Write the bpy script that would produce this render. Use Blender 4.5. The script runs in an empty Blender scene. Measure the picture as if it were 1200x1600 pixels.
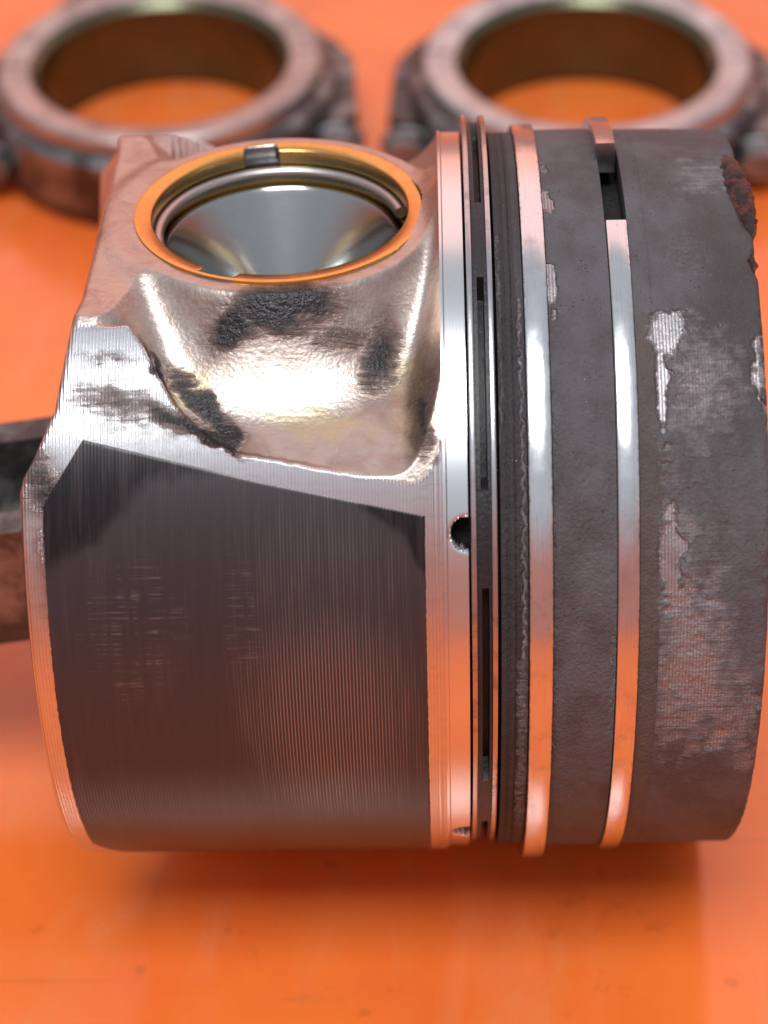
import bpy, math, random
import numpy as np
from mathutils import Matrix, Vector, noise as mnoise

random.seed(4)
rng = np.random.default_rng(11)
scene = bpy.context.scene
COL = scene.collection
MM = 0.001
AX = 52.15            # height of the piston axis above the bench, mm
LEAN = math.radians(4.16)   # the wrist pin leans away from the viewer

# ------------------------------------------------------------------ camera
cam_data = bpy.data.cameras.new('camera')
cam = bpy.data.objects.new('camera', cam_data)
COL.objects.link(cam)
scene.camera = cam
C = Vector((7.3213, -227.4307, 192.2608 + AX)) * MM
V = Vector((-0.02537711, 0.75670804, -0.65326024))
Rr = Vector((0.9995585, 0.00910544, -0.02828237))
Uu = Vector((0.01545327, 0.65368956, 0.75660502))
M = Matrix((Rr, Uu, -V)).transposed().to_4x4()
M.translation = C
cam.matrix_world = M
cam_data.sensor_fit = 'VERTICAL'
cam_data.sensor_height = 24.0
cam_data.lens = 3297.39 / 1600 * 24.0
cam_data.clip_start = 0.01
cam_data.clip_end = 50
cam_data.dof.use_dof = True
cam_data.dof.focus_distance = 0.258
cam_data.dof.aperture_fstop = 10.8

# ------------------------------------------------------------------ light
world = bpy.data.worlds.new('World')
scene.world = world
world.use_nodes = True
wn = world.node_tree.nodes
wl = world.node_tree.links
wn.clear()
w_out = wn.new('ShaderNodeOutputWorld')
w_bg = wn.new('ShaderNodeBackground')
w_tc = wn.new('ShaderNodeTexCoord')
w_sep = wn.new('ShaderNodeSeparateXYZ')
w_ramp = wn.new('ShaderNodeValToRGB')
w_ramp.color_ramp.elements[0].position = 0.30
w_ramp.color_ramp.elements[0].color = (0.50, 0.215, 0.18, 1)
w_ramp.color_ramp.elements[1].position = 0.55
w_ramp.color_ramp.elements[1].color = (0.48, 0.51, 0.58, 1)
wl.new(w_tc.outputs['Generated'], w_sep.inputs[0])
wl.new(w_sep.outputs['Z'], w_ramp.inputs[0])
wl.new(w_ramp.outputs[0], w_bg.inputs['Color'])
wl.new(w_bg.outputs[0], w_out.inputs['Surface'])
w_bg.inputs['Strength'].default_value = 1.0


def area(name, loc, target, sx, sy, watts, color):
    d = bpy.data.lights.new(name, 'AREA')
    d.shape = 'RECTANGLE'
    d.size = sx
    d.size_y = sy
    d.energy = watts
    d.color = color
    o = bpy.data.objects.new(name, d)
    COL.objects.link(o)
    o.location = loc
    o.rotation_euler = (Vector(target) - Vector(loc)).to_track_quat('-Z', 'Y').to_euler()
    return o


area('ceiling_lamp', (-0.05, -0.42, 1.12), (0, 0, 0.05), 0.50, 0.42, 11.5, (0.92, 0.97, 1.0))
area('rear_lamp', (0.10, 1.9, 1.45), (0, 0, 0.05), 3.6, 2.3, 22.0, (1.0, 0.50, 0.40))

vs = scene.view_settings
vs.view_transform = 'Standard'
vs.look = 'None'
vs.exposure = 0.0
vs.gamma = 1.0
vs.use_curve_mapping = False
scene.render.engine = 'CYCLES'
scene.cycles.use_denoising = True
scene.cycles.max_bounces = 8


# ------------------------------------------------------------------ material helpers
class Mat:
    def __init__(self, name):
        self.m = bpy.data.materials.new(name)
        self.m.use_nodes = True
        self.n = self.m.node_tree.nodes
        self.l = self.m.node_tree.links
        self.n.clear()
        self.out = self.n.new('ShaderNodeOutputMaterial')
        self.b = self.n.new('ShaderNodeBsdfPrincipled')
        self.l.new(self.b.outputs[0], self.out.inputs['Surface'])

    def put(self, sock, v):
        if isinstance(v, bpy.types.NodeSocket):
            self.l.new(v, sock)
        elif isinstance(v, (tuple, list)) and len(v) == 3 and sock.type == 'RGBA':
            sock.default_value = (*v, 1)
        else:
            sock.default_value = v

    def set(self, **k):
        for a, v in k.items():
            self.put(self.b.inputs[a.replace('_', ' ')], v)
        return self

    def obj(self, scale=(1000, 1000, 1000)):          # object coordinates in millimetres
        t = self.n.new('ShaderNodeTexCoord')
        mp = self.n.new('ShaderNodeMapping')
        mp.inputs['Scale'].default_value = scale
        self.l.new(t.outputs['Object'], mp.inputs[0])
        return mp.outputs[0]

    def attr(self, name, out='Fac'):
        a = self.n.new('ShaderNodeAttribute')
        a.attribute_name = name
        return a.outputs[out]

    def map(self, vec, scale=(1, 1, 1), loc=(0, 0, 0), rot=(0, 0, 0)):
        mp = self.n.new('ShaderNodeMapping')
        mp.inputs['Scale'].default_value = scale
        mp.inputs['Location'].default_value = loc
        mp.inputs['Rotation'].default_value = rot
        self.l.new(vec, mp.inputs[0])
        return mp.outputs[0]

    def noise(self, vec, scale=1.0, detail=4, rough=0.55, dist=0.0):
        t = self.n.new('ShaderNodeTexNoise')
        self.l.new(vec, t.inputs['Vector'])
        t.inputs['Scale'].default_value = scale
        t.inputs['Detail'].default_value = detail
        t.inputs['Roughness'].default_value = rough
        t.inputs['Distortion'].default_value = dist
        return t.outputs['Fac']

    def voro(self, vec, scale=1.0, feature='F1'):
        t = self.n.new('ShaderNodeTexVoronoi')
        t.feature = feature
        self.l.new(vec, t.inputs['Vector'])
        t.inputs['Scale'].default_value = scale
        return t.outputs['Distance']

    def wave(self, vec, scale, dist=0.0, axis='X', dscale=1.0):
        t = self.n.new('ShaderNodeTexWave')
        t.bands_direction = axis
        t.inputs['Scale'].default_value = scale
        t.inputs['Distortion'].default_value = dist
        t.inputs['Detail Scale'].default_value = dscale
        self.l.new(vec, t.inputs['Vector'])
        return t.outputs['Fac']

    def math(self, op, a, b=0.0, c=0.0, clamp=False):
        t = self.n.new('ShaderNodeMath')
        t.operation = op
        t.use_clamp = clamp
        for i, v in enumerate((a, b, c)):
            self.put(t.inputs[i], v)
        return t.outputs[0]

    def ramp(self, fac, a, b, ca=0.0, cb=1.0):         # smooth map range
        t = self.n.new('ShaderNodeMapRange')
        t.interpolation_type = 'SMOOTHSTEP'
        self.put(t.inputs['Value'], fac)
        t.inputs['From Min'].default_value = a
        t.inputs['From Max'].default_value = b
        t.inputs['To Min'].default_value = ca
        t.inputs['To Max'].default_value = cb
        return t.outputs[0]

    def mix(self, fac, a, b):
        t = self.n.new('ShaderNodeMix')
        t.data_type = 'RGBA'
        self.put(t.inputs[0], fac)
        self.put(t.inputs[6], a)
        self.put(t.inputs[7], b)
        return t.outputs[2]

    def fmix(self, fac, a, b):
        t = self.n.new('ShaderNodeMix')
        t.data_type = 'FLOAT'
        self.put(t.inputs[0], fac)
        self.put(t.inputs[2], a)
        self.put(t.inputs[3], b)
        return t.outputs[0]

    def bump(self, height, strength=1.0, dist=1e-4, normal=None):
        t = self.n.new('ShaderNodeBump')
        self.put(t.inputs['Strength'], strength)
        t.inputs['Distance'].default_value = dist
        self.put(t.inputs['Height'], height)
        if normal is not None:
            self.l.new(normal, t.inputs['Normal'])
        return t.outputs[0]


# ------------------------------------------------------------------ mesh helpers (millimetres in, metres out)
def tag(o, label=None, cat=None, group=None, kind=None):
    if label:
        o['label'] = label
    if cat:
        o['category'] = cat
    if group:
        o['group'] = group
    if kind:
        o['kind'] = kind
    return o


def empty(name, loc=(0, 0, 0)):
    o = bpy.data.objects.new(name, None)
    o.empty_display_size = 0.02
    COL.objects.link(o)
    o.location = loc
    return o


def mesh(name, verts, faces, mat, parent=None, smooth=True, attrs=None, sharp=None):
    me = bpy.data.meshes.new(name)
    v = np.asarray(verts, dtype=np.float64) * MM
    f = faces
    if isinstance(f, np.ndarray):
        n, k = f.shape
        me.vertices.add(len(v))
        me.vertices.foreach_set('co', v.ravel())
        me.loops.add(n * k)
        me.polygons.add(n)
        me.loops.foreach_set('vertex_index', f.ravel().astype(np.int32))
        me.polygons.foreach_set('loop_start', np.arange(0, n * k, k, dtype=np.int32))
        me.polygons.foreach_set('loop_total', np.full(n, k, dtype=np.int32))
        me.update(calc_edges=True)
        me.validate()
    else:
        me.from_pydata([tuple(p) for p in v], [], f)
        me.update()
    for nm, arr in (attrs or {}).items():
        arr = np.asarray(arr, dtype=np.float32)
        a = me.attributes.new(nm, 'FLOAT_VECTOR' if arr.ndim == 2 else 'FLOAT', 'POINT')
        a.data.foreach_set('vector' if arr.ndim == 2 else 'value', arr.ravel())
    me.materials.append(mat.m if isinstance(mat, Mat) else mat)
    if smooth:
        me.polygons.foreach_set('use_smooth', np.ones(len(me.polygons), dtype=bool))
        if sharp:
            me.set_sharp_from_angle(angle=math.radians(sharp))
    o = bpy.data.objects.new(name, me)
    COL.objects.link(o)
    if parent:
        o.parent = parent
    return o


def grid_faces(nu, nv, closed=False, keep=None, flip=False):
    i = np.arange(nu - 1)[:, None]
    jn = nv if closed else nv - 1
    j = np.arange(jn)[None, :]
    j2 = (j + 1) % nv
    f = np.stack([i * nv + j, i * nv + j2, (i + 1) * nv + j2, (i + 1) * nv + j], -1).reshape(-1, 4)
    if flip:
        f = f[:, ::-1]
    if keep is not None:
        f = f[keep(f)]
    return np.ascontiguousarray(f)


def smooth01(t):
    t = np.clip(t, 0, 1)
    return t * t * (3 - 2 * t)


def vnoise(x, y, seed=0):
    r = np.random.default_rng(seed)
    lat = r.random((256, 256))
    xi = np.floor(x).astype(int)
    yi = np.floor(y).astype(int)
    fx = smooth01(x - xi)
    fy = smooth01(y - yi)
    g = lambda a, b: lat[a % 256, b % 256]
    return (g(xi, yi) * (1 - fx) + g(xi + 1, yi) * fx) * (1 - fy) + (g(xi, yi + 1) * (1 - fx) + g(xi + 1, yi + 1) * fx) * fy


def fbm(x, y, octv=4, seed=0, gain=0.5):
    s = 0
    a = 1
    t = 0
    for k in range(octv):
        s = s + a * vnoise(x * 2 ** k + 17.3 * k, y * 2 ** k + 5.1 * k, seed + k)
        t += a
        a *= gain
    return s / t


def to_world(x, r, e):
    """cylindrical piston coordinates (e = degrees above the horizon towards the viewer, pin axis at 90) -> world mm"""
    a = np.radians(e) + LEAN
    return np.stack(np.broadcast_arrays(x, -r * np.cos(a), AX + r * np.sin(a)), -1)


def pin_world(x, y, z):
    """piston-local cartesian (z along the wrist pin) -> world mm"""
    c, s = math.cos(LEAN), math.sin(LEAN)
    return np.stack(np.broadcast_arrays(x, y * c + z * s, AX - y * s + z * c), -1)


def lathe(name, prof, mat, parent, place, n=96, a0=0.0, a1=360.0, closed_prof=True, sharp=35, radial=None, attrs=None):
    """revolve (radius, height) profile; place(radius, height, angle_deg) -> world verts"""
    full = abs(a1 - a0 - 360) < 1e-6
    ang = np.linspace(a0, a1, n, endpoint=not full)
    p = np.array(prof, float)
    rr = np.repeat(p[:, 0:1], n, 1)
    zz = np.repeat(p[:, 1:2], n, 1)
    aa = np.repeat(ang[None], len(p), 0)
    if radial is not None:
        rr, zz = radial(rr, zz, aa)
    v = place(rr, zz, aa).reshape(-1, 3)
    np_ = len(p)
    faces = []
    for i in range(np_ if closed_prof else np_ - 1):
        i2 = (i + 1) % np_
        for j in range(n if full else n - 1):
            j2 = (j + 1) % n
            faces.append((i * n + j, i * n + j2, i2 * n + j2, i2 * n + j))
    if not full and closed_prof:
        faces.append(tuple(i * n for i in range(np_)))
        faces.append(tuple(i * n + n - 1 for i in range(np_))[::-1])
    at = {k: f(rr, zz, aa).reshape(-1) for k, f in (attrs or {}).items()}
    o = mesh(name, v, faces, mat, parent, True, at, sharp)
    fix_normals(o)
    return o


def fix_normals(o):
    import bmesh
    bm = bmesh.new()
    bm.from_mesh(o.data)
    bmesh.ops.recalc_face_normals(bm, faces=bm.faces)
    bm.to_mesh(o.data)
    bm.free()


def rect(r0, r1, x0, x1, b=0.15):
    """bevelled rectangular ring section"""
    return [(r0, x0), (r1 - b, x0), (r1 - b * .3, x0 + b * .3), (r1, x0 + b), (r1, x1 - b), (r1 - b * .3, x1 - b * .3), (r1 - b, x1), (r0, x1)]


# ------------------------------------------------------------------ materials
def mat_table():
    m = Mat('orange_bench_paint')
    p = m.obj()
    big = m.noise(p, 0.018, 4, 0.6)
    mid = m.noise(m.map(p, (1, 0.5, 1), rot=(0, 0, 0.5)), 0.09, 5, 0.65)
    col = m.mix(m.ramp(big, 0.35, 0.7), (0.88, 0.185, 0.030), (0.82, 0.140, 0.026))
    col = m.mix(m.math('MULTIPLY', m.ramp(mid, 0.52, 0.75), 0.35), col, (0.72, 0.20, 0.055))
    # a few greasy smudges and specks
    sm = m.ramp(m.noise(m.map(p, (1, 1.6, 1), rot=(0, 0, 0.9)), 0.045, 6, 0.7, 0.6), 0.60, 0.72)
    col = m.mix(m.math('MULTIPLY', sm, 0.45), col, (0.25, 0.06, 0.02))
    spk = m.math('MULTIPLY', m.ramp(m.voro(p, 0.10), 0.16, 0.06), m.ramp(m.noise(p, 0.6, 3), 0.45, 0.6))
    col = m.mix(m.math('MULTIPLY', spk, 0.25), col, (0.12, 0.03, 0.015))
    scr = m.ramp(m.noise(m.map(p, (0.02, 0.9, 1), rot=(0, 0, 1.1)), 0.5, 2, 0.5), 0.66, 0.74)
    col = m.mix(m.math('MULTIPLY', scr, 0.25), col, (0.35, 0.08, 0.02))
    film = m.ramp(m.noise(m.map(p, (1, 0.35, 1), rot=(0, 0, -0.3)), 0.035, 6, 0.68, 1.2), 0.46, 0.68)
    col = m.mix(m.math('MULTIPLY', film, 0.42), col, (0.78, 0.23, 0.085))
    rub = m.ramp(m.noise(m.map(p, (1.1, 0.05, 1), rot=(0, 0, 0.12)), 0.35, 4, 0.6), 0.60, 0.75)
    col = m.mix(m.math('MULTIPLY', rub, 0.18), col, (0.55, 0.12, 0.04))
    rough = m.math('ADD', m.math('MULTIPLY', mid, 0.22), m.math('ADD', 0.06, m.math('MULTIPLY', film, 0.14)))
    bh = m.noise(p, 0.35, 3, 0.5)
    m.set(Base_Color=col, Roughness=rough, IOR=1.5, Specular_IOR_Level=0.6, Normal=m.bump(bh, 0.2, 1.0e-4))
    return m


def grooves(m, pos, pitch=0.41):
    """fine lathe-turned grooves across the axis, height signal"""
    return m.wave(pos, math.pi / 10 * 2 / pitch / math.pi * 1.0 if False else 1.0 / pitch * 0.31415926, 0.0)


def mat_body():
    m = Mat('piston_aluminium')
    pos = m.attr('pos', 'Vector')
    cast = m.attr('cast')
    soot_shade = m.attr('soot_shade')
    gold = m.attr('gold')
    fine = m.noise(pos, 1.3, 4, 0.6)
    coarse = m.noise(pos, 0.35, 4, 0.6)
    streak = m.noise(m.map(pos, (0.25, 1.6, 1), rot=(0, 0, -0.35)), 0.9, 5, 0.7, 0.8)
    # black oily soot, and the valley's painted dark reflection: a thin brown varnish that thickens to wet black
    s0 = m.math('ADD', soot_shade, m.math('MULTIPLY', m.math('SUBTRACT', fine, 0.5), 0.22))
    s0 = m.math('ADD', s0, m.math('MULTIPLY', m.math('SUBTRACT', streak, 0.5), 0.55))
    varn = m.ramp(s0, -0.05, 0.5)
    s = m.ramp(s0, 0.28, 0.80)
    alu = m.mix(coarse, (0.80, 0.79, 0.785), (0.70, 0.69, 0.69))
    castc = m.mix(coarse, (0.62, 0.51, 0.45), (0.48, 0.385, 0.335))
    c = m.mix(cast, alu, castc)
    g = m.ramp(m.math('ADD', gold, m.math('MULTIPLY', m.math('SUBTRACT', coarse, 0.5), 0.8)), 0.4, 0.7)
    c = m.mix(m.math('MULTIPLY', g, 0.6), c, (0.66, 0.54, 0.30))
    gv = m.math('MULTIPLY', m.ramp(grooves(m, pos), 0.45, 0.05), m.math('SUBTRACT', 1.0, cast))
    c = m.mix(m.math('MULTIPLY', gv, 0.22), c, (0.32, 0.31, 0.32))
    tan = m.math('MULTIPLY', m.ramp(m.noise(pos, 0.16, 5, 0.65, 0.5), 0.45, 0.72), cast)
    c = m.mix(m.math('MULTIPLY', tan, 0.6), c, (0.34, 0.22, 0.17))
    c = m.mix(m.math('MULTIPLY', varn, 0.72), c, (0.17, 0.115, 0.10))
    c = m.mix(s, c, (0.014, 0.011, 0.013))
    ro = m.fmix(cast, 0.27, m.math('ADD', 0.30, m.math('MULTIPLY', fine, 0.16)))
    ro = m.fmix(s, ro, m.math('ADD', 0.18, m.math('MULTIPLY', fine, 0.25)))
    gr = m.math('MULTIPLY', grooves(m, pos), m.math('SUBTRACT', 1.0, cast))
    n1 = m.bump(gr, 1.0, 6.5e-5)
    orange_peel = m.math('ADD', m.noise(pos, 1.7, 2, 0.5), m.math('MULTIPLY', m.noise(pos, 0.6, 2, 0.5), 0.8))
    n2 = m.bump(m.math('MULTIPLY', orange_peel, cast), 0.85, 0.7e-4, n1)
    n3 = m.bump(m.math('MULTIPLY', m.math('ADD', m.noise(pos, 2.0, 3, 0.6), m.noise(pos, 0.9, 2, 0.6)), s), 0.7, 3.0e-4, n2)
    m.set(Base_Color=c, Metallic=m.fmix(s, 1.0, 0.15), Roughness=ro, Normal=n3)
    return m


def mat_coating():
    m = Mat('graphite_coating')
    pos = m.attr('pos', 'Vector')
    wear = m.attr('wear')
    scuff = m.attr('scuff')
    edge = m.attr('edge')
    fine = m.noise(pos, 1.6, 4, 0.6)
    col_n = m.noise(m.map(pos, (1.0, 0.06, 1)), 1.2, 3, 0.6)
    g = grooves(m, pos)
    # crests of the grooves are rubbed through to metal where the skirt bears on the bore
    w = m.math('ADD', wear, m.math('MULTIPLY', m.math('SUBTRACT', col_n, 0.5), 0.5))
    rub = m.math('MULTIPLY', m.ramp(g, 0.62, 0.98), m.ramp(w, 0.40, 1.0))
    lines = m.ramp(m.noise(m.map(pos, (0.12, 3.0, 1)), 1.0, 4, 0.7), 0.50, 0.72)
    brk = m.ramp(m.noise(m.map(pos, (0.55, 0.10, 1)), 1.0, 2, 0.5), 0.42, 0.6)
    sc = m.math('MULTIPLY', m.math('MULTIPLY', lines, brk), m.ramp(m.math('ADD', scuff, m.math('MULTIPLY', m.math('SUBTRACT', fine, .5), .6)), 0.25, 0.8))
    bare = m.math('MAXIMUM', m.math('MULTIPLY', rub, 0.42), m.math('MULTIPLY', sc, 0.30))
    base = m.mix(m.ramp(wear, 0.0, 0.45), (0.014, 0.011, 0.013), (0.058, 0.050, 0.053))
    base = m.mix(m.math('MULTIPLY', m.ramp(col_n, .4, .7), .35), base, (0.080, 0.060, 0.058))
    col = m.mix(bare, base, (0.55, 0.50, 0.49))
    m.set(Base_Color=col, Metallic=m.fmix(bare, 0.5, 0.95), Roughness=m.fmix(m.ramp(wear, 0, .5), 0.30, m.math('ADD', 0.26, m.math('MULTIPLY', fine, 0.12))),
          Normal=m.bump(m.math('ADD', g, m.math('MULTIPLY', fine, 0.4)), 0.5, 3.2e-5), Specular_IOR_Level=0.5)
    return m


def mat_belt():
    m = Mat('carbon_coked_ring_belt')
    pos = m.attr('pos', 'Vector')
    bare = m.attr('bare')
    pol = m.attr('polish')
    rust = m.attr('brown')
    coke_shade = m.attr('coke_shade')
    fine = m.noise(pos, 2.2, 4, 0.65)
    mid = m.noise(pos, 0.5, 5, 0.65)
    blot = m.noise(m.map(pos, (1, .7, 1)), 0.12, 5, 0.6)
    hor = m.noise(m.map(pos, (0.14, 1.6, 1)), 0.9, 4, 0.65)
    b = m.math('ADD', bare, m.math('MULTIPLY', m.math('SUBTRACT', fine, 0.5), 0.7))
    b = m.math('ADD', b, m.math('MULTIPLY', m.math('SUBTRACT', hor, 0.5), 0.55))
    b = m.math('MULTIPLY', m.ramp(b, 0.34, 0.86), m.math('ADD', 0.55, m.math('MULTIPLY', mid, 0.55)))
    g = m.wave(pos, 0.31415926 / 0.40)
    # specks of metal showing through the crust
    speck = m.ramp(m.voro(pos, 1.15), 0.13, 0.07)
    speck = m.math('MULTIPLY', speck, m.ramp(m.noise(pos, 0.22, 2), 0.44, 0.58))
    carbon = m.mix(m.ramp(blot, 0.40, 0.62), (0.094, 0.089, 0.096), (0.066, 0.055, 0.058))
    carbon = m.mix(m.math('MULTIPLY', m.ramp(mid, 0.45, 0.75), 0.25), carbon, (0.115, 0.106, 0.108))
    worn = m.attr('worn')
    wn_ = m.ramp(m.math('ADD', worn, m.math('ADD', m.math('MULTIPLY', m.math('SUBTRACT', hor, .5), 0.5), m.math('MULTIPLY', m.math('SUBTRACT', mid, .5), 1.1))), 0.22, 0.75)
    tarry = m.attr('tarry')
    carbon = m.mix(tarry, carbon, (0.040, 0.030, 0.030))
    gsp = m.ramp(m.noise(pos, 3.2, 3, 0.75), 0.60, 0.72)
    carbon = m.mix(m.math('MULTIPLY', gsp, 0.55), carbon, (0.20, 0.185, 0.185))
    carbon = m.mix(rust, carbon, m.mix(mid, (0.060, 0.040, 0.030), (0.12, 0.085, 0.055)))
    carbon = m.mix(coke_shade, carbon, (0.010, 0.008, 0.008))
    metal = m.mix(mid, (0.58, 0.55, 0.55), (0.30, 0.275, 0.28))
    cov = m.math('MAXIMUM', b, m.math('MULTIPLY', speck, 0.8))
    cov = m.math('MAXIMUM', cov, m.math('MULTIPLY', wn_, m.math('ADD', 0.28, m.math('MULTIPLY', fine, 0.8))))
    dirt = m.math('MULTIPLY', m.ramp(m.math('MULTIPLY', g, m.math('ADD', .55, fine)), 0.28, 0.02), m.math('SUBTRACT', 1.0, pol))
    cov = m.math('MULTIPLY', cov, m.math('SUBTRACT', 1.0, m.math('MULTIPLY', dirt, 0.22)))
    cov = m.math('MAXIMUM', cov, pol)
    col = m.mix(cov, carbon, metal)
    col = m.mix(pol, col, (0.80, 0.79, 0.785))
    ro = m.fmix(cov, m.math('ADD', 0.46, m.math('MULTIPLY', fine, 0.25)), m.fmix(pol, 0.40, 0.22))
    n1 = m.bump(g, m.math('MULTIPLY', cov, m.fmix(pol, 0.3, 0.12)), 5e-5)
    grain = m.noise(pos, 5.0, 3, 0.7)
    crust = m.math('ADD', m.math('ADD', m.math('MULTIPLY', fine, 0.6), mid), m.math('MULTIPLY', grain, 0.25))
    n2 = m.bump(m.math('MULTIPLY', crust, m.math('SUBTRACT', 1.0, cov)), 1.0, 4.2e-4, n1)
    n3 = m.bump(m.math('MULTIPLY', cov, -1.0), m.math('SUBTRACT', 1.0, pol), 5e-5, n2)
    m.set(Base_Color=col, Metallic=cov, Roughness=ro, Normal=n3)
    return m


def mat_steel(name, base=(0.74, 0.73, 0.73), rough=0.16, stain=0.25, grime=0.0):
    m = Mat(name)
    p = m.obj()
    n = m.noise(p, 0.5, 5, 0.65)
    f = m.noise(m.map(p, (3.0, 0.15, 0.15)), 1.2, 3, 0.6)
    st = m.math('MULTIPLY', m.ramp(m.noise(p, 0.16, 5, 0.7), 0.50, 0.72), stain)
    sp = m.math('MULTIPLY', m.ramp(m.noise(p, 1.6, 3, 0.7), 0.66, 0.74), stain)
    c = m.mix(st, base, tuple(x * 0.45 for x in base))
    c = m.mix(sp, c, (0.10, 0.09, 0.09))
    if grime:
        tc = m.n.new('ShaderNodeTexCoord')
        sx = m.n.new('ShaderNodeSeparateXYZ')
        m.l.new(tc.outputs['Generated'], sx.inputs[0])
        off = m.math('ABSOLUTE', m.math('SUBTRACT', sx.outputs['X'], 0.5))
        eg = m.ramp(m.math('ADD', off, m.math('MULTIPLY', m.math('SUBTRACT', m.noise(p, 0.9, 5, 0.7), 0.5), 0.30)), 0.41, 0.56)
        lin = m.ramp(m.noise(m.map(p, (9.0, 0.12, 0.12)), 1.0, 3, 0.6), 0.52, 0.7)
        c = m.mix(m.math('MULTIPLY', lin, 0.30), c, (0.36, 0.34, 0.34))
        c = m.mix(m.math('MULTIPLY', eg, grime), c, (0.07, 0.055, 0.05))
    ro = m.math('ADD', rough, m.math('MULTIPLY', m.math('ADD', n, st), 0.16))
    m.set(Base_Color=c, Metallic=1.0, Roughness=ro, Normal=m.bump(m.math('ADD', f, n), 0.25, 3e-5))
    return m


def mat_bronze():
    m = Mat('bushing_bronze')
    p = m.obj()
    n = m.noise(p, 0.5, 4, 0.6)
    slot = m.attr('slot')
    c = m.mix(n, (0.84, 0.46, 0.14), (0.66, 0.34, 0.10))
    inner = m.attr('inner')
    c = m.mix(inner, c, (0.50, 0.36, 0.15))
    c = m.mix(slot, c, (0.32, 0.31, 0.315))
    m.set(Base_Color=c, Metallic=1.0, Roughness=m.math('ADD', 0.14, m.math('MULTIPLY', n, 0.16)), Normal=m.bump(m.math('ADD', n, m.noise(p, 1.8, 3)), 0.3, 6e-5))
    return m


def mat_pin():
    m = Mat('wrist_pin_steel')
    p = m.obj()
    n = m.noise(p, 0.6, 5, 0.65)
    c = m.mix(n, (0.46, 0.46, 0.44), (0.38, 0.38, 0.365))
    m.set(Base_Color=c, Metallic=1.0, Roughness=m.math('ADD', 0.12, m.math('MULTIPLY', n, 0.10)), Normal=m.bump(n, 0.2, 2e-5))
    return m


def mat_dark_ring():
    m = Mat('coked_expander')
    p = m.obj()
    n = m.noise(p, 1.5, 5, 0.65)
    c = m.mix(n, (0.010, 0.008, 0.009), (0.036, 0.032, 0.034))
    m.set(Base_Color=c, Metallic=0.2, Roughness=0.36, Normal=m.bump(n, 0.6, 2e-4))
    return m


def mat_crust():
    m = Mat('burnt_carbon_crust')
    p = m.obj()
    n = m.noise(p, 0.45, 4, 0.6)
    f = m.noise(p, 1.6, 4, 0.7)
    c = m.mix(m.ramp(n, 0.42, 0.62), (0.016, 0.008, 0.008), (0.12, 0.022, 0.014))
    m.set(Base_Color=c, Roughness=m.math('ADD', 0.06, m.math('MULTIPLY', n, 0.28)), Normal=m.bump(f, 1.0, 9e-4), Specular_IOR_Level=0.8)
    return m


def mat_forged(name='forged_rod_steel', base=(0.20, 0.18, 0.175), rough=0.42, light=(0.40, 0.385, 0.38)):
    m = Mat(name)
    p = m.obj()
    n = m.noise(p, 0.09, 5, 0.65)
    f = m.noise(p, 0.9, 4, 0.65)
    c = m.mix(m.ramp(n, 0.40, 0.66), base, light)
    m.set(Base_Color=c, Metallic=0.85, Roughness=m.math('ADD', rough, m.math('MULTIPLY', n, 0.15)), Normal=m.bump(m.math('ADD', f, n), 0.5, 2.5e-4))
    return m


def mat_rod_end(fa, fb):
    m = Mat('rod_end_machined_and_forged')
    p = m.obj()
    sep = m.n.new('ShaderNodeSeparateXYZ')
    m.l.new(p, sep.inputs[0])
    n = m.noise(p, 0.10, 5, 0.65)
    f = m.noise(p, 0.9, 4, 0.65)
    top = m.ramp(sep.outputs['Z'], 17.6, 18.6)
    face = m.mix(m.ramp(n, 0.4, 0.65), fa, fb)
    side = m.mix(m.ramp(n, 0.42, 0.62), (0.085, 0.08, 0.08), (0.27, 0.265, 0.265))
    m.set(Base_Color=m.mix(top, side, face), Metallic=0.95, Roughness=m.math('ADD', 0.24, m.math('MULTIPLY', n, 0.2)),
          Normal=m.bump(m.math('ADD', f, n), m.fmix(top, 0.5, 0.15), 2.0e-4))
    return m


def mat_shell():
    m = Mat('bearing_shell_overlay')
    p = m.obj()
    n = m.noise(p, 0.12, 4, 0.6)
    c = m.mix(n, (0.17, 0.175, 0.10), (0.10, 0.10, 0.07))
    m.set(Base_Color=c, Metallic=0.95, Roughness=0.26, Normal=m.bump(n, 0.2, 1e-4))
    return m


M_TABLE = mat_table()
M_BODY = mat_body()
M_COAT = mat_coating()
M_BELT = mat_belt()
M_RING = mat_steel('ring_steel', (0.78, 0.77, 0.765), 0.09, 0.45, 0.8)
M_RAIL = mat_steel('oil_rail_steel', (0.56, 0.53, 0.53), 0.15, 0.9)
M_CLIP = mat_steel('circlip_steel', (0.50, 0.46, 0.45), 0.25, 0.1)
M_FACE = mat_steel('machined_rod_face', (0.74, 0.66, 0.63), 0.26, 0.35)
M_BRONZE = mat_bronze()
M_PIN = mat_pin()
M_DARK = mat_dark_ring()
M_CRUST = mat_crust()
M_FORGED = mat_forged()
M_SHELL = mat_shell()
M_END = mat_rod_end((0.56, 0.57, 0.58), (0.36, 0.355, 0.36))
M_END_BROWN = mat_rod_end((0.48, 0.43, 0.41), (0.30, 0.26, 0.245))
M_FORGED_DARK = mat_forged('dark_forged_rod_steel', (0.08, 0.073, 0.072), 0.36, (0.28, 0.265, 0.26))  # darker version of the forged rod steel

# ------------------------------------------------------------------ setting: the orange bench
tb = mesh('bench_top', [(-1500, -1200, 0), (1500, -1200, 0), (1500, 1800, 0), (-1500, 1800, 0)], [(0, 1, 2, 3)], M_TABLE, None, False)
tag(tb, 'orange painted bench top under the piston and rods', None, None, 'structure')
del tb['label']

# ------------------------------------------------------------------ piston
piston = empty('piston', (0, 0, 0))
tag(piston, 'used engine piston lying on its side, coked rings, dark skirt patch and open pin bore', 'piston')

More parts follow.
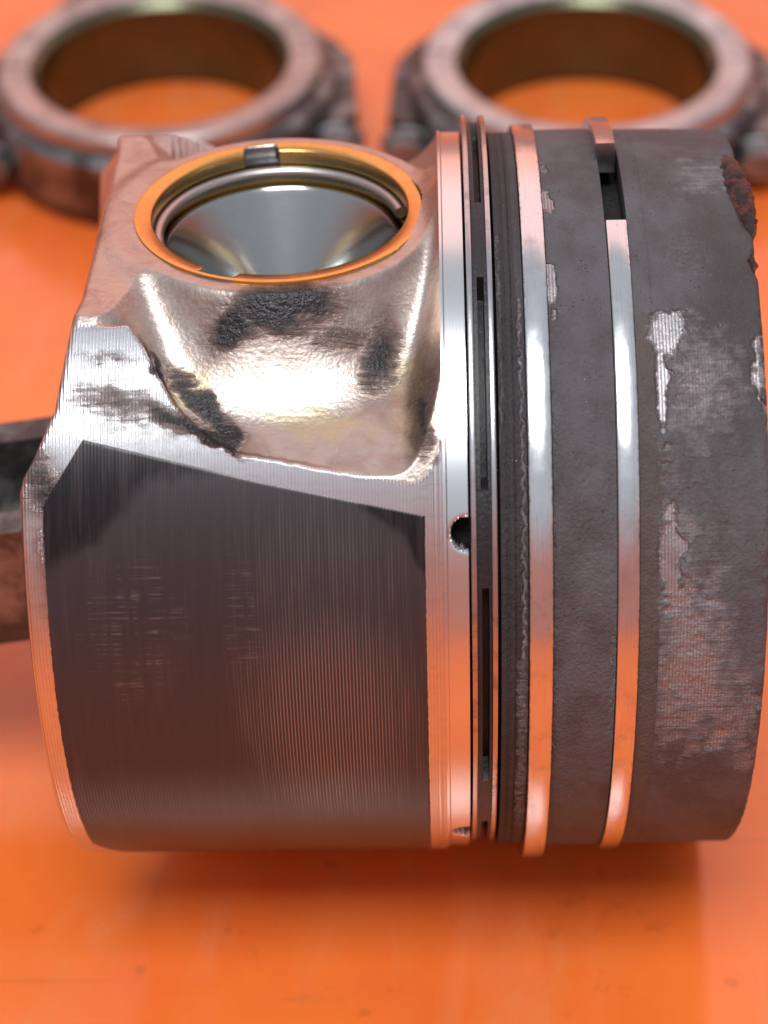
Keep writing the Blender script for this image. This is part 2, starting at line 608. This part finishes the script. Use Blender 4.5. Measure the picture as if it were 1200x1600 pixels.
BX, H, RB = -12.36, 44.95, 18.4
E_X = [-45, -36.3, -29.4, -27.4, -25.7, -23.8, -21.5, -18.8, -16.2, -6.4, 3.3, 4.6, 5.6, 6.4, 7.1, 7.6, 8.0]
E_E = [59.9, 59.9, 60.2, 56.8, 53.0, 48.8, 45.7, 43.0, 41.6, 39.3, 36.9, 36.8, 37.3, 38.2, 39.5, 41.2, 44.0]
L_E = [0, 34, 36.1, 38.5, 40.8, 47.8, 55.1, 59.9, 66.1, 90]
L_X = [-41.6, -41.9, -42.0, -41.5, -40.4, -37.83, -36.88, -36.31, -35.6, -35.6]
XB = 8.0


def fold(e):
    a = np.abs(e)
    return np.where(a > 90, 180 - a, a)


def smax(a, b, k):
    h = np.clip(0.5 + 0.5 * (a - b) / k, 0, 1)
    return b * (1 - h) + a * h + k * h * (1 - h)


def z_cast(x, y):
    """height of the as-cast surface (boss, window floor, webs) over the pin-normal plane"""
    ay = np.abs(y)
    rho = np.hypot(x - BX, y)
    t = np.maximum(rho - 20.2, 0)
    boss = H - (np.sqrt((1.55 * t) ** 2 + 1.0) - 1.0)
    floor = 35.3 - 0.30 * (ay - 24)
    floor = np.minimum(floor, 42.5)
    floor = floor + smooth01((-21.0 - x) / 14.0) * 9.5 * smooth01((36 - ay) / 14)
    floor = np.minimum(floor, 44.0)
    right = np.maximum(x - 2.0, 0) / 6.0
    floor = floor + right ** 2.2 * 6.5
    return -smax(-smax(boss, floor, 6.0), -(44.9 + right ** 2.2 * 6.5), 0.6)


dense = np.arange(-48, 118, 0.25)
sparse = np.arange(118, 312, 1.5)
E = np.concatenate([dense, sparse])
E = np.where(E > 180, E - 360, E)
NE = len(E)
NX = 236
u = np.linspace(0, 1, NX)
ef = fold(E)
xl = np.interp(ef, L_E, L_X)
X = xl[None, :] + u[:, None] * (XB - xl[None, :])
EE = np.repeat(E[None], NX, 0)
EF = fold(EE)
# march inwards along each radius to the cast surface
Rc = np.full(X.shape, 50.0)
done = np.zeros(X.shape, bool)
se, ce = np.sin(np.radians(EF)), np.cos(np.radians(EF))
prev = None
for r in np.arange(50.0, 28.0, -0.2):
    d = r * se - z_cast(X, r * ce)
    hit = (~done) & (d <= 0)
    if prev is not None:
        tt = prev / np.maximum(prev - d, 1e-9)
        Rc = np.where(hit, r + 0.2 - 0.2 * np.clip(tt, 0, 1), Rc)
    done |= hit
    prev = d
Rc = np.where(done, Rc, 28.0)
sd = (np.interp(X, E_X, E_E) - EF) * 0.873
ragged = (fbm(X * .9, EE * .8, 3, 5) - 0.5) * 0.35
inside = smooth01((sd + ragged + 0.35) / 0.7)
R = Rc * (1 - inside) + 50.0 * inside
cast = np.clip(1 - inside, 0, 1)
# slight rounding at the open end of the skirt
endd = X - xl[None, :]
R = R - np.where(endd < 0.9, (0.9 - endd) ** 2 * 0.55, 0)
R = R - np.where((X > 7.0) & (X < 7.45), 0.12, 0) * inside
ARC = EE * 0.873


def blob(x, e, cx, cy, rx, ry, rot=0.0, soft=0.6):
    c, s = math.cos(math.radians(rot)), math.sin(math.radians(rot))
    dx, dy = (x - cx), (e - cy) * 0.873
    a = (dx * c + dy * s) / rx
    b = (-dx * s + dy * c) / ry
    d = np.sqrt(a * a + b * b)
    return np.clip((1 + soft - d) / (2 * soft), 0, 1)


soot_shade = np.zeros(X.shape)
WX = X + 2.2 * (fbm(X * .45, EE * .4, 4, 61) - .5)
WE = EE + 2.6 * (fbm(X * .45, EE * .4, 4, 67) - .5)
for v, a in [
    (0.95, (-11.0, 64.0, 6.4, 3.2, 8, 0.9)),      # wet black patch on the front of the pin boss
    (0.90, (-16.8, 61.0, 3.4, 2.4, 28, 0.9)),
    (0.55, (-4.0, 60.0, 6.0, 2.2, 6, 1.0)),       # its thin smear towards the ring belt
    (0.80, (0.6, 57.5, 2.2, 5.5, -10, 1.0)),      # dark reflection in the valley beside the ring belt, put in as colour
    (0.75, (6.0, 46.5, 1.4, 5.5, 0, 1.0)),
    (0.80, (-21.0, 50.0, 6.4, 1.7, -50, 0.8)),    # along the raised left edge of the window
    (0.95, (-17.8, 44.8, 2.8, 1.2, -40, 0.7)),
    (0.85, (-26.3, 54.8, 3.6, 0.45, -62, 0.9)),
    (0.95, (-19.3, 43.8, 4.4, 0.8, -32, 0.6)),    # black on the machined skirt below it
    (0.75, (-23.5, 46.2, 4.4, 1.6, -18, 0.9)),
    (0.50, (-30, 48.5, 7.0, 2.4, -14, 1.0)),
    (0.45, (-32, 55.0, 3.0, 0.8, 0, 1.0)),
    (0.70, (-39.0, 37.0, 2.4, 5.5, 20, 0.9)),     # smears at the open end of the skirt
    (0.55, (-38.4, 29.0, 1.6, 6.5, 0, 0.9)),
]:
    soot_shade = np.maximum(soot_shade, v * smooth01(blob(WX, WE, *a)))
gold = np.maximum.reduce([blob(X, EE, 4.0, 50, 2.2, 8, 0, 0.8), blob(X, EE, -23.5, 52, 2.5, 5, -40, 0.8), 0.75 * blob(X, EE, -6, 46, 9, 3.5, 0, 0.9)])
gold = gold * cast
V0 = to_world(X, R, EE)
loc_y, loc_z = -R * np.cos(np.radians(EE)), R * np.sin(np.radians(EE))
hole = (np.hypot(X - BX, loc_y) < 18.35) & (loc_z > 0)
hole_f = hole.ravel()
faces = grid_faces(NX, NE, True, keep=lambda f: ~(hole_f[f].all(1)), flip=True)
verts = V0.reshape(-1, 3)
posA = np.stack([X, ARC, R], -1).reshape(-1, 3)
# inside of the skirt: rim and inner wall
k0 = len(verts)
inner = []
for off, rf in ((0.15, 0.90), (0.8, 0.86), (4.0, 0.84), (5.0, 0.45)):
    inner.append(to_world(xl + off, np.minimum(R[0], 46) * rf, E))
verts = np.concatenate([verts, *inner])
extra = []
j = np.arange(NE)
j2 = (j + 1) % NE
prev_row = j
for k in range(4):
    row = k0 + k * NE + j
    row2 = k0 + k * NE + j2
    p2 = prev_row[(np.arange(NE) + 1) % NE]
    extra.append(np.stack([prev_row, p2, row2, row], -1))
    prev_row = row
faces = np.concatenate([faces, np.concatenate(extra)])
pad = 4 * NE
body = mesh('skirt_body', verts, faces, M_BODY, piston, True,
            {'pos': np.concatenate([posA, np.tile([[0, 0, 40.0]], (pad, 1))]),
             'cast': np.concatenate([cast.ravel(), np.ones(pad)]),
             'soot_shade': np.concatenate([soot_shade.ravel(), np.zeros(pad)]),
             'gold': np.concatenate([gold.ravel(), np.zeros(pad)])})

# skirt coating: a thin printed graphite layer
nx, ne = 220, 330
cx_ = np.linspace(-39.3, 5.9, nx)
etop = np.interp(cx_, [-39.35, -34.4, -14, 5.9], [34.4, 43.7, 37.7, 32.6])
ebot = np.interp(cx_, [-39.35, -36, 5.9], [-31, -42, -42])
tt = np.linspace(0, 1, ne)
CE = etop[:, None] * (1 - tt) + ebot[:, None] * tt
CX = np.repeat(cx_[:, None], ne, 1)
rag = (fbm(CX * 1.5, CE * 1.5, 3, 9) - 0.5)
CX = CX + np.where(np.abs(CX - 5.9) < 0.3, rag * 0.25, 0) + np.where(np.abs(CX + 39.3) < 0.3, rag * 0.4, 0)
CR = 50.05 - 0.10 * np.maximum(smooth01((CX - 5.75) / 0.15), smooth01((-39.1 - CX) / 0.2))
CR[:, 0] = 49.95
CR[:, 1] = 50.03
wob = 5.0 * (fbm(CX * .3, CE * .3, 4, 83) - .5)
lineL = np.interp(CX, [-39.4, -33, -26.8, -17, -13], [25.0, 30.5, 37.2, 40.0, 60])
lineR = np.interp(CX, [-6, -2, 3.9, 5.9], [60, 34.2, 28.6, 23.5])
wear = np.clip(1.0 - np.maximum(smooth01((CE + wob - lineL) / 5.0 + .5), smooth01((CE + wob * .6 - lineR) / 3.0 + .5)), 0, 1)
wear = wear * (0.40 + 0.6 * np.maximum(blob(CX, CE, -6, 2, 9, 15, 0, 0.5), 0.4 * blob(CX, CE, -6, 24, 9, 9, 0, 0.6)))
scuff = np.maximum(blob(CX, CE, -29, 17, 6, 9, 0, 0.6), 0.9 * blob(CX, CE, -16.2, 18, 2.2, 9, 0, 0.5))
coat = mesh('skirt_coating', to_world(CX, CR, CE).reshape(-1, 3), grid_faces(nx, ne), M_COAT, piston, True,
            {'pos': np.stack([CX, CE * 0.873, CR], -1).reshape(-1, 3), 'wear': wear.ravel(), 'scuff': scuff.ravel(), 'edge': scuff.ravel() * 0})
fix_normals(coat)

# ring belt and crown with its grooves
G = {'oil': (10.92, 14.7), 'two': (17.95, 20.95), 'one': (28.4, 31.1)}
XC = 46.3
xs = np.concatenate([np.arange(XB, XC - 0.8, 0.16), np.linspace(XC - 0.8, XC, 7)])
for a, b in G.values():
    xs = np.concatenate([xs, [a - 0.02, a + 0.02, b - 0.02, b + 0.02]])
xs = np.unique(np.round(xs, 4))
BE = np.where(np.concatenate([np.arange(-50, 120, 0.3), np.arange(120, 310, 1.5)]) > 180, 0, 0) * 0 + np.concatenate([np.arange(-50, 120, 0.3), np.arange(120, 310, 1.5)])
BE = np.where(BE > 180, BE - 360, BE)
NB = len(BE)
bx, be = np.meshgrid(xs, BE, indexing='ij')
br = np.full(bx.shape, 49.55)
br = np.where(bx < 8.35, 49.75, br)
br = np.where((bx > 14.65) & (bx < 17.95), 49.35, br)
br = np.where(bx > 31.1, 49.45 - (bx - 31.1) * 0.012, br)
# fine turned steps on the third land
br = br - np.where((bx > 15.5) & (bx < 15.75), 0.18, 0) - np.where((bx > 16.35) & (bx < 16.55), 0.15, 0)
br = br - np.where((bx > 33.25) & (bx < 33.4), 0.08, 0)


def boxm(x, e, x0, x1, e0, e1, sx=0.5, sy=1.5):
    return smooth01((x - x0 + sx / 2) / sx) * smooth01((x1 + sx / 2 - x) / sx) * smooth01((e - e0 + sy / 2) / sy) * smooth01((e1 + sy / 2 - e) / sy)


bare = np.zeros(bx.shape)
wamp = np.clip((bx - 33.2) / 3.0, 0.0, 1.0)
wx = bx + wamp * (4.2 * (fbm(bx * .5, be * .5, 5, 71, .65) - .5)) + (1 - wamp) * 0.9 * (fbm(bx * 1.2, be * 1.0, 4, 72) - .5) * (bx < 31)
we = be + 9.0 * (fbm(bx * .35, be * .45, 5, 73, .62) - .5)
for v, a in [
    (0.95, (35.0, 57.5, 3.0, 2.6, 0, 0.7)),       # scraped patches on the top land
    (0.95, (34.0, 50.0, 0.8, 6.5, 0, 0.6)),
    (0.72, (37.5, 50.0, 3.6, 3.6, 0, 0.9)),
    (0.66, (41.2, 48.5, 2.4, 4.6, 0, 0.9)),
    (0.72, (34.3, 39.8, 1.2, 1.4, 0, 0.7)),
    (0.62, (34.2, 34.0, 1.0, 3.6, 0, 0.8)),
    (0.95, (34.6, 27.5, 1.5, 6.0, 0, 0.5)),
    (0.85, (36.0, 20.5, 3.0, 3.0, -20, 0.7)),
    (0.62, (36.6, 14.5, 3.6, 4.0, 0, 0.9)),
    (0.66, (36.0, 7.0, 3.0, 4.6, 0, 0.9)),
    (0.70, (41.6, -3.0, 2.8, 2.6, 35, 0.8)),
    (0.62, (44.8, 2.0, 1.6, 3.8, 0, 0.8)),
    (0.78, (46.0, 52.0, 0.9, 7.5, 0, 0.6)),
    (0.50, (42.0, 88.0, 3.4, 2.6, 0, 1.0)),
    (0.42, (40.0, 30.0, 4.5, 7.0, 0, 1.0)),
    (0.42, (38.0, 70.0, 4.0, 5.0, 0, 1.0)),
    (0.90, (21.6, 81.5, 1.0, 2.6, 0, 0.5)),       # chips on the second land
    (0.72, (21.4, 90.0, 0.6, 1.8, 0, 0.5)),
    (0.90, (21.4, 65.5, 0.75, 3.6, 0, 0.5)),
]:
    bare = np.maximum(bare, v * smooth01(blob(wx, we, *a)))
for v, a in [
    (0.50, (20.8, 21.25, -10, 50, 0.3, 4)),
    (0.52, (27.7, 28.2, -2, 16, 0.4, 4)),
    (0.66, (17.1, 17.8, 10, 66, 0.5, 4)),         # flecks on the third land
    (0.50, (14.7, 15.3, 40, 75, 0.4, 4)),
    (0.52, (16.4, 17.9, -30, 12, 0.6, 5)),
]:
    bare = np.maximum(bare, v * boxm(wx, we, *a))
worn = np.maximum.reduce([0.75 * blob(wx, we, 37, 10, 4.5, 12, 0, 0.9), 0.6 * blob(wx, we, 38.5, 50, 5, 7, 0, 0.9), 0.55 * blob(wx, we, 43, 0, 3.5, 9, 20, 0.9),
                          0.5 * blob(wx, we, 42, 88, 4, 5, 0, 1.0), 0.45 * blob(wx, we, 36, 28, 3, 9, 0, 0.9)]) * (bx > 33.3)
tarry = smooth01((bx - 36) / 6) * smooth01(blob(wx, we, 42, 62, 7, 14, 0, 0.9)) * 0.8
polish = np.where(bx < 10.95, 1.0, 0.0)
brown = np.maximum(boxm(bx, be, 31.1, 33.2, -40, 60, 0.3, 8) * 0.55, boxm(bx, be, 16.5, 18, -40, 25, .5, 20) * 0.5)
flake = smooth01((bare + 0.7 * (fbm(bx * 1.6, be * 1.4, 4, 21) - 0.5) - 0.42) / 0.16)
crust = 0.10 * fbm(bx * .7, be * .6, 4, 31) + 0.05 * fbm(bx * 3, be * 2.6, 2, 37)
lands = (bx > 14.65) & ~((bx > 17.95) & (bx < 20.95)) & ~((bx > 28.4) & (bx < 31.1))
br = br + np.where(lands, crust * (1 - flake) - 0.06 * flake, 0)
# drain holes beside the oil ring
hole_b = np.zeros(bx.shape)
for he in (29.9, -29.5, 150.0, -150):
    dd = np.hypot(bx - 10.75, (be - he) * 0.873)
    br = br - 4.0 * smooth01((1.98 - dd) / 0.18) * (bx < 11.0)
    hole_b = np.maximum(hole_b, smooth01((2.05 - dd) / 0.12) * (bx < 11.0))
    rag_h = smooth01((2.35 - dd) / 0.4)
    br = br - 0.12 * rag_h * (bx < 11.0)
polish = polish * (1 - hole_b)
# chamfer and burnt edge of the crown
ch = np.maximum(bx - (XC - 0.7), 0)
br = br - ch ** 2 * 0.9
bite = np.maximum(blob(bx, be, 46.3, 86, 1.5, 8.2, 0, 0.4), blob(bx, be, 46.4, 69, 0.7, 1.7, 0, 0.4))
br = br - bite * 1.1 - np.where(bx > 45, (fbm(bx * 1.2, be * .9, 3, 44) - .5) * 0.5 * (bx - 45), 0)
for a, b in G.values():
    br = np.where((bx > a) & (bx < b), 45.4, br)
coke_shade = np.maximum(hole_b, (br < 47).astype(float))  # depth shade of grooves and drain holes put into colour, with coked black
coke_shade = np.maximum(coke_shade, 0.75 * ((bx > 14.65) & (bx < 17.0)) + 0.5 * ((bx >= 17.0) & (bx < 17.95)))
bv = to_world(bx, br, be).reshape(-1, 3)
nb0 = len(bv)
caps = [to_world(np.full(NB, XB), np.full(NB, 40.0), BE), to_world(np.full(NB, XC + 0.02), np.full(NB, 42.0), BE),
        to_world(np.full(NB, XC - 1), np.full(NB, 30.0), BE), to_world(np.full(NB, XC - 14), np.full(NB, 26.0), BE), to_world(np.full(NB, XC - 10), np.full(NB, 0.5), BE)]
bv = np.concatenate([bv, *caps])
bf = [grid_faces(len(xs), NB, True, flip=True)]
j = np.arange(NB)
j2 = (j + 1) % NB
bf.append(np.stack([j, j2, nb0 + j2, nb0 + j], -1))
last = (len(xs) - 1) * NB
rows = [last] + [nb0 + NB * k for k in (1, 2, 3, 4)]
for a, b in zip(rows[:-1], rows[1:]):
    bf.append(np.stack([a + j2, a + j, b + j, b + j2], -1))
padn = 5 * NB
cat = lambda a, val: np.concatenate([a.ravel(), np.full(padn, val)])
belt = mesh('crown', bv, np.concatenate(bf), M_BELT, piston, True,
            {'pos': np.concatenate([np.stack([bx, be * 0.873, br], -1).reshape(-1, 3), np.tile([[40.0, 3.0, 0]], (padn, 1))]),
             'bare': cat(bare, 0), 'polish': cat(polish, 0), 'brown': cat(brown, 0.2), 'coke_shade': cat(coke_shade, 0), 'worn': cat(worn, 0), 'tarry': cat(tarry, 0)}, 50)
belt['label'] = 'coked black ring lands and crown with scraped metal patches'


# piston rings
def ring_place(cx, cy, cz):
    def f(r, x, a):
        w = to_world(x, r, a)
        return w + np.array([cx, cy, cz])
    return f


def spring(rr, zz, aa):                      # the free end above the gap stands away from its groove
    lift = smooth01((aa - 93.5) / -1.0) * 0
    k = np.where(aa > 92, np.clip(1 - (aa - 93) / 60, 0, 1) ** 1.3, 0)
    return rr + 1.7 * k, zz - 0.35 * k


lathe('compression_ring', rect(46.2, 50.25, 28.47, 31.02, 0.18), M_RING, piston, ring_place(0, 0, 0), 300, 93.4, 436.6, radial=spring)
lathe('compression_ring', rect(46.2, 50.95, 18.02, 20.86, 0.2), M_RING, piston, ring_place(0, 0.15, -0.75), 320, -170, 186)

oil = mesh('oil_control_ring', [(0, 0, 0)], [], M_DARK, piston) if False else None
nA = 480


def slots(rr, zz, aa):
    ph = ((aa - 50.0) % 44.5 + 44.5) % 44.5
    ph = np.minimum(ph, 44.5 - ph)
    ins = smooth01((15.0 - ph) / 0.8)
    mid = (np.abs(zz - 12.85) < 0.40) & (rr > 47.5)
    return rr - np.where(mid, 3.2 * ins, 0), zz


exp_prof = [(46, 11.25), (49.55, 11.25), (49.75, 11.9), (49.75, 12.42), (49.75, 12.5), (49.7, 13.2), (49.75, 13.28), (49.75, 13.75), (49.5, 14.2), (46, 14.2)]
oilr = lathe('oil_control_ring', exp_prof, M_DARK, piston, ring_place(0, 0.5, 1.1), nA, sharp=40, radial=slots)
oilr['label'] = 'blackened slotted oil ring between two bright rails'
for x0 in (11.22, 13.66):
    lathe('rail', rect(48.0, 50.3, x0, x0 + 0.64, 0.12), M_RAIL, oilr, ring_place(0, 0.6, 1.4), 300)


# pin bushing, circlip, wrist pin
def pin_place(r, z, a):
    t = np.radians(a)
    return pin_world(BX + r * np.cos(t), r * np.sin(t), z)


NOTCH = ((101.5, 7.6), (-113.0, 8.0))


def in_notch(aa, soft=0.8):
    w = 0
    for c, h in NOTCH:
        d = np.abs((aa - c + 180) % 360 - 180)
        w = np.maximum(w, smooth01((h - d) / soft + 0.5))
    return w


def notch(rr, zz, aa):
    w = in_notch(aa)
    m = (zz > 42.95) & (rr < 18.0)
    return rr + np.where(m, w * (18.0 - rr), 0), zz


bprof = [(18.8, 20), (18.8, 44.9), (18.7, 45.10), (18.4, 45.2), (18.2, 45.17), (16.65, 44.96), (16.45, 44.75), (16.4, 44.0), (16.4, 43.0), (17.3, 42.9), (17.3, 41.1), (16.0, 41.0), (16.0, 20)]
lathe('pin_bushing', bprof, M_BRONZE, piston, pin_place, 360, sharp=40, radial=notch,
      attrs={'slot': lambda r, z, a: in_notch(a) * ((z > 42.8) & (r > 16.1) & (z < 45.1)) * 1.0,
             'inner': lambda r, z, a: ((z < 44.9) * (r < 18.3)) * 1.0})['label'] = 'bronze bushing with notched orange chamfer'


def wire(name, pts, rad, mat, parent, n=10):
    pts = np.asarray(pts, float)
    v, f = [], []
    up = np.array([0.03, 0.02, 1.0])
    for i, p in enumerate(pts):
        t = pts[min(i + 1, len(pts) - 1)] - pts[max(i - 1, 0)]
        t /= np.linalg.norm(t)
        s = np.cross(t, up)
        s /= np.linalg.norm(s)
        w = np.cross(s, t)
        r = rad[i] if hasattr(rad, '__len__') else rad
        for k in range(n):
            a = 2 * math.pi * k / n
            v.append(p + r * (math.cos(a) * s + math.sin(a) * w))
    for i in range(len(pts) - 1):
        for k in range(n):
            f.append((i * n + k, i * n + (k + 1) % n, (i + 1) * n + (k + 1) % n, (i + 1) * n + k))
    f.append(tuple(range(n))[::-1])
    f.append(tuple(range((len(pts) - 1) * n, len(pts) * n)))
    o = mesh(name, v, f, mat, parent, True, None, 50)
    fix_normals(o)
    return o


ca = np.radians(np.linspace(14, 345, 160))
wire('circlip', pin_world(BX + 15.95 * np.cos(ca), 15.95 * np.sin(ca), 42.0 + 0 * ca), 0.8, M_CLIP, piston, 12)
pprof = [(15.85, -38), (15.85, 39.6), (15.5, 40.2), (15.0, 40.2), (14.7, 39.9), (14.4, 39.3), (6.6, 30.6), (6.2, 29.8), (6.2, -27), (14.6, -36), (15.2, -37.6)]
lathe('wrist_pin', pprof, M_PIN, piston, pin_place, 160, sharp=28)['label'] = 'hollow grey steel pin with tapered inside'


# burnt crust on the crown edge
def crust_lump(arc, x0, rad, seed):
    n, m = 90, 26
    v = []
    for i in range(n):
        t = i / (n - 1)
        e = arc[0] + (arc[1] - arc[0]) * t
        prof = max(0.02, math.sin(math.pi * t)) ** 0.55
        for k in range(m):
            a = 2 * math.pi * k / m
            q = rad * prof
            x = x0(t) + q * math.cos(a) * 0.95
            r = 48.5 + q * math.sin(a) * 1.05
            ns = mnoise.fractal(Vector((x * .55, e * .5, r * .55 + seed)), 0.9, 2.1, 4) * 0.5 + mnoise.noise(Vector((x * 1.7, e * 1.5, r * 1.7 + seed))) * 0.3
            x += ns * prof * math.cos(a)
            r += ns * prof * math.sin(a)
            v.append(to_world(np.array(x), np.array(r), np.array(e)))
    o = mesh('carbon_lump', np.array(v), np.concatenate([grid_faces(n, m, True)]), M_CRUST, piston, True)
    fix_normals(o)
    return o


crust_lump((97, 74), lambda t: 44.7 + 1.6 * t, 1.75, 3.1)['label'] = 'glossy reddish brown burnt crust on the crown edge'
crust_lump((71.3, 67.6), lambda t: 45.7, 0.8, 8.7)


# ------------------------------------------------------------------ connecting rods
def box_arr(x0, x1, y0, y1, z0, z1, b=0.8):
    """chamfered box as vertices and faces"""
    import bmesh
    bm = bmesh.new()
    bmesh.ops.create_cube(bm, size=1.0)
    for w in bm.verts:
        w.co = Vector(((x0 + x1) / 2 + w.co.x * (x1 - x0), (y0 + y1) / 2 + w.co.y * (y1 - y0), (z0 + z1) / 2 + w.co.z * (z1 - z0)))
    bmesh.ops.bevel(bm, geom=list(bm.edges), offset=b, segments=3, affect='EDGES')
    vs_ = [tuple(w.co) for w in bm.verts]
    fs_ = [tuple(q.index for q in f.verts) for f in bm.faces]
    bm.free()
    return vs_, fs_


def join(parts):
    V_, F_ = [], []
    for v, f in parts:
        k = len(V_)
        V_ += list(v)
        F_ += [tuple(i + k for i in q) for q in f]
    return V_, F_


def half_ring(prof, a0, a1, n=64):
    ang = np.radians(np.linspace(a0, a1, n))
    V_, F_ = [], []
    for r, z in prof:
        for a in ang:
            V_.append((r * math.cos(a), r * math.sin(a), z))
    m = len(prof)
    for i in range(m):
        i2 = (i + 1) % m
        for j in range(n - 1):
            F_.append((i * n + j, i * n + j + 1, i2 * n + j + 1, i2 * n + j))
    F_.append(tuple(i * n for i in range(m)))
    F_.append(tuple(i * n + n - 1 for i in range(m))[::-1])
    return V_, F_


def cyl_y(cx, cz, y0, y1, r, n=24):
    V_, F_ = [], []
    for y, rr in ((y0, r * .9), (y0 + .6, r), (y1 - .6, r), (y1, r * .9)):
        for k in range(n):
            a = 2 * math.pi * k / n + .2
            V_.append((cx + rr * math.cos(a), y, cz + rr * math.sin(a)))
    for i in range(3):
        for k in range(n):
            F_.append((i * n + k, i * n + (k + 1) % n, (i + 1) * n + (k + 1) % n, (i + 1) * n + k))
    F_.append(tuple(range(n))[::-1])
    F_.append(tuple(range(3 * n, 4 * n)))
    return V_, F_


def prism(poly, z0, z1):
    n = len(poly)
    V_ = [(x, y, z0) for x, y in poly] + [(x, y, z1) for x, y in poly]
    F_ = [tuple(range(n))[::-1], tuple(range(n, 2 * n))]
    F_ += [(i, (i + 1) % n, n + (i + 1) % n, n + i) for i in range(n)]
    return V_, F_


def make_rod(loc, rot, tilt, label, length=170.0, zs=1.0, steel=None, k=1.0, end=None):
    """local frame: bore axis z, shank along +y, underside at z = 0, all in mm"""
    root = empty('connecting_rod', Vector(loc) * MM)
    root.rotation_euler = (tilt, 0, rot)
    tag(root, label, 'connecting rod', 'connecting rods lying on the orange bench')
    steel = steel or M_FORGED
    end = end or M_END
    face = [(27.6, 0.3), (33.0, 0.0), (33.8, 0.6), (33.8, 4.5), (36.6, 5.2), (37.2, 6.2), (37.2, 20.6), (36.6, 21.6), (34.6, 22.4), (34.2, 23.2), (34.2, 26.2), (33.4, 27.0), (28.6, 27.0), (27.6, 26.4)]
    gap = 0.5

    def add(name, data, mat, sharp=35):
        o = mesh(name, [(x * k, y * k, z * zs) for x, y, z in data[0]], data[1], mat, root, True, None, sharp)
        fix_normals(o)
        return o
    add('big_end', join([half_ring(face, gap, 180 - gap)] + [prism([(s * 33, 0.35), (s * 41, 0.35), (s * 41, 8), (s * 38, 16), (s * 31, 26)][::s], 4, 17.5) for s in (1, -1)]), end)
    add('bearing_cap', join([half_ring(face, 180 + gap, 360 - gap)] + [prism([(s * 33, -0.35), (s * 31, -16), (s * 37.0, -16.5), (s * 40.5, -14), (s * 41, -0.35)][::s], 4.4, 17.1) for s in (1, -1)]), end)
    shell = [(25.9, 1.6), (27.7, 1.6), (27.7, 26.0), (27.3, 26.0), (25.9, 24.4)]
    add('bearing_shell', half_ring(shell, gap * .5, 180 - gap * .5), M_SHELL)
    add('bearing_shell', half_ring(shell, 180 + gap * .5, 360 - gap * .5), M_SHELL)
    for s in (1, -1):
        add('bolt', join([cyl_y(s * 36.4, 10.6, -21.5, -14.2, 4.8, 6), cyl_y(s * 36.4, 10.6, -17.6, -16.0, 5.6, 24)]), M_FORGED)
    # I-beam shank, flaring into the big end
    pl = [(-20, 33), (20, 33), (14, 52), (12, 80), (10.5, length - 18), (-10.5, length - 18), (-12, 80), (-14, 52)]
    web = prism(pl, 10.5, 16.5)
    fl = []
    for s in (1, -1):
        o = [(s * 24, 29), (s * 16, 48), (s * 13.6, 80), (s * 12.2, length - 16), (s * 7.6, length - 16), (s * 8.8, 80), (s * 10.5, 50), (s * 16, 34)]
        fl.append(prism(o if s > 0 else o[::-1], 3.5, 23.5))
    add('shank', join([web] + fl), steel)
    se_ = half_ring([(16.4, 0.5), (23, 0.5), (23.8, 1.3), (23.8, 25.7), (23, 26.5), (16.4, 26.5)], 0, 360, 73)
    se_ = ([(x, y + length, z) for x, y, z in se_[0]], se_[1][:-2])
    add('small_end', se_, M_FORGED)
    return root


make_rod((-51.4, 183.0, 0.0), math.radians(4), 0.0, 'loose connecting rod whose empty big end lies behind the pin bore of the piston', zs=0.79, k=1.03, end=M_END_BROWN)
make_rod((40.9, 180.0, 0.0), math.radians(-5), 0.0, 'loose connecting rod whose empty big end lies behind the ringed crown of the piston', zs=0.79, k=1.03)
# the rod still hanging on this piston: shank leaves the open skirt and slopes down to the bench
SL = math.radians(9.0)
L0 = 182.0
big = Vector((BX - L0 * math.cos(SL), 0.0, AX - L0 * math.sin(SL)))
cz = 13.5
r0 = make_rod((big.x, big.y, big.z), math.radians(-90), 0.0, 'dark forged connecting rod reaching out of the open skirt of the piston', L0, steel=M_FORGED_DARK)
Mx = Matrix.Translation(big * MM) @ Matrix.Rotation(-SL, 4, 'Y') @ Matrix.Rotation(math.radians(-90), 4, 'Z') @ Matrix.Translation(Vector((0, 0, -cz)) * MM)
r0.matrix_world = Mx
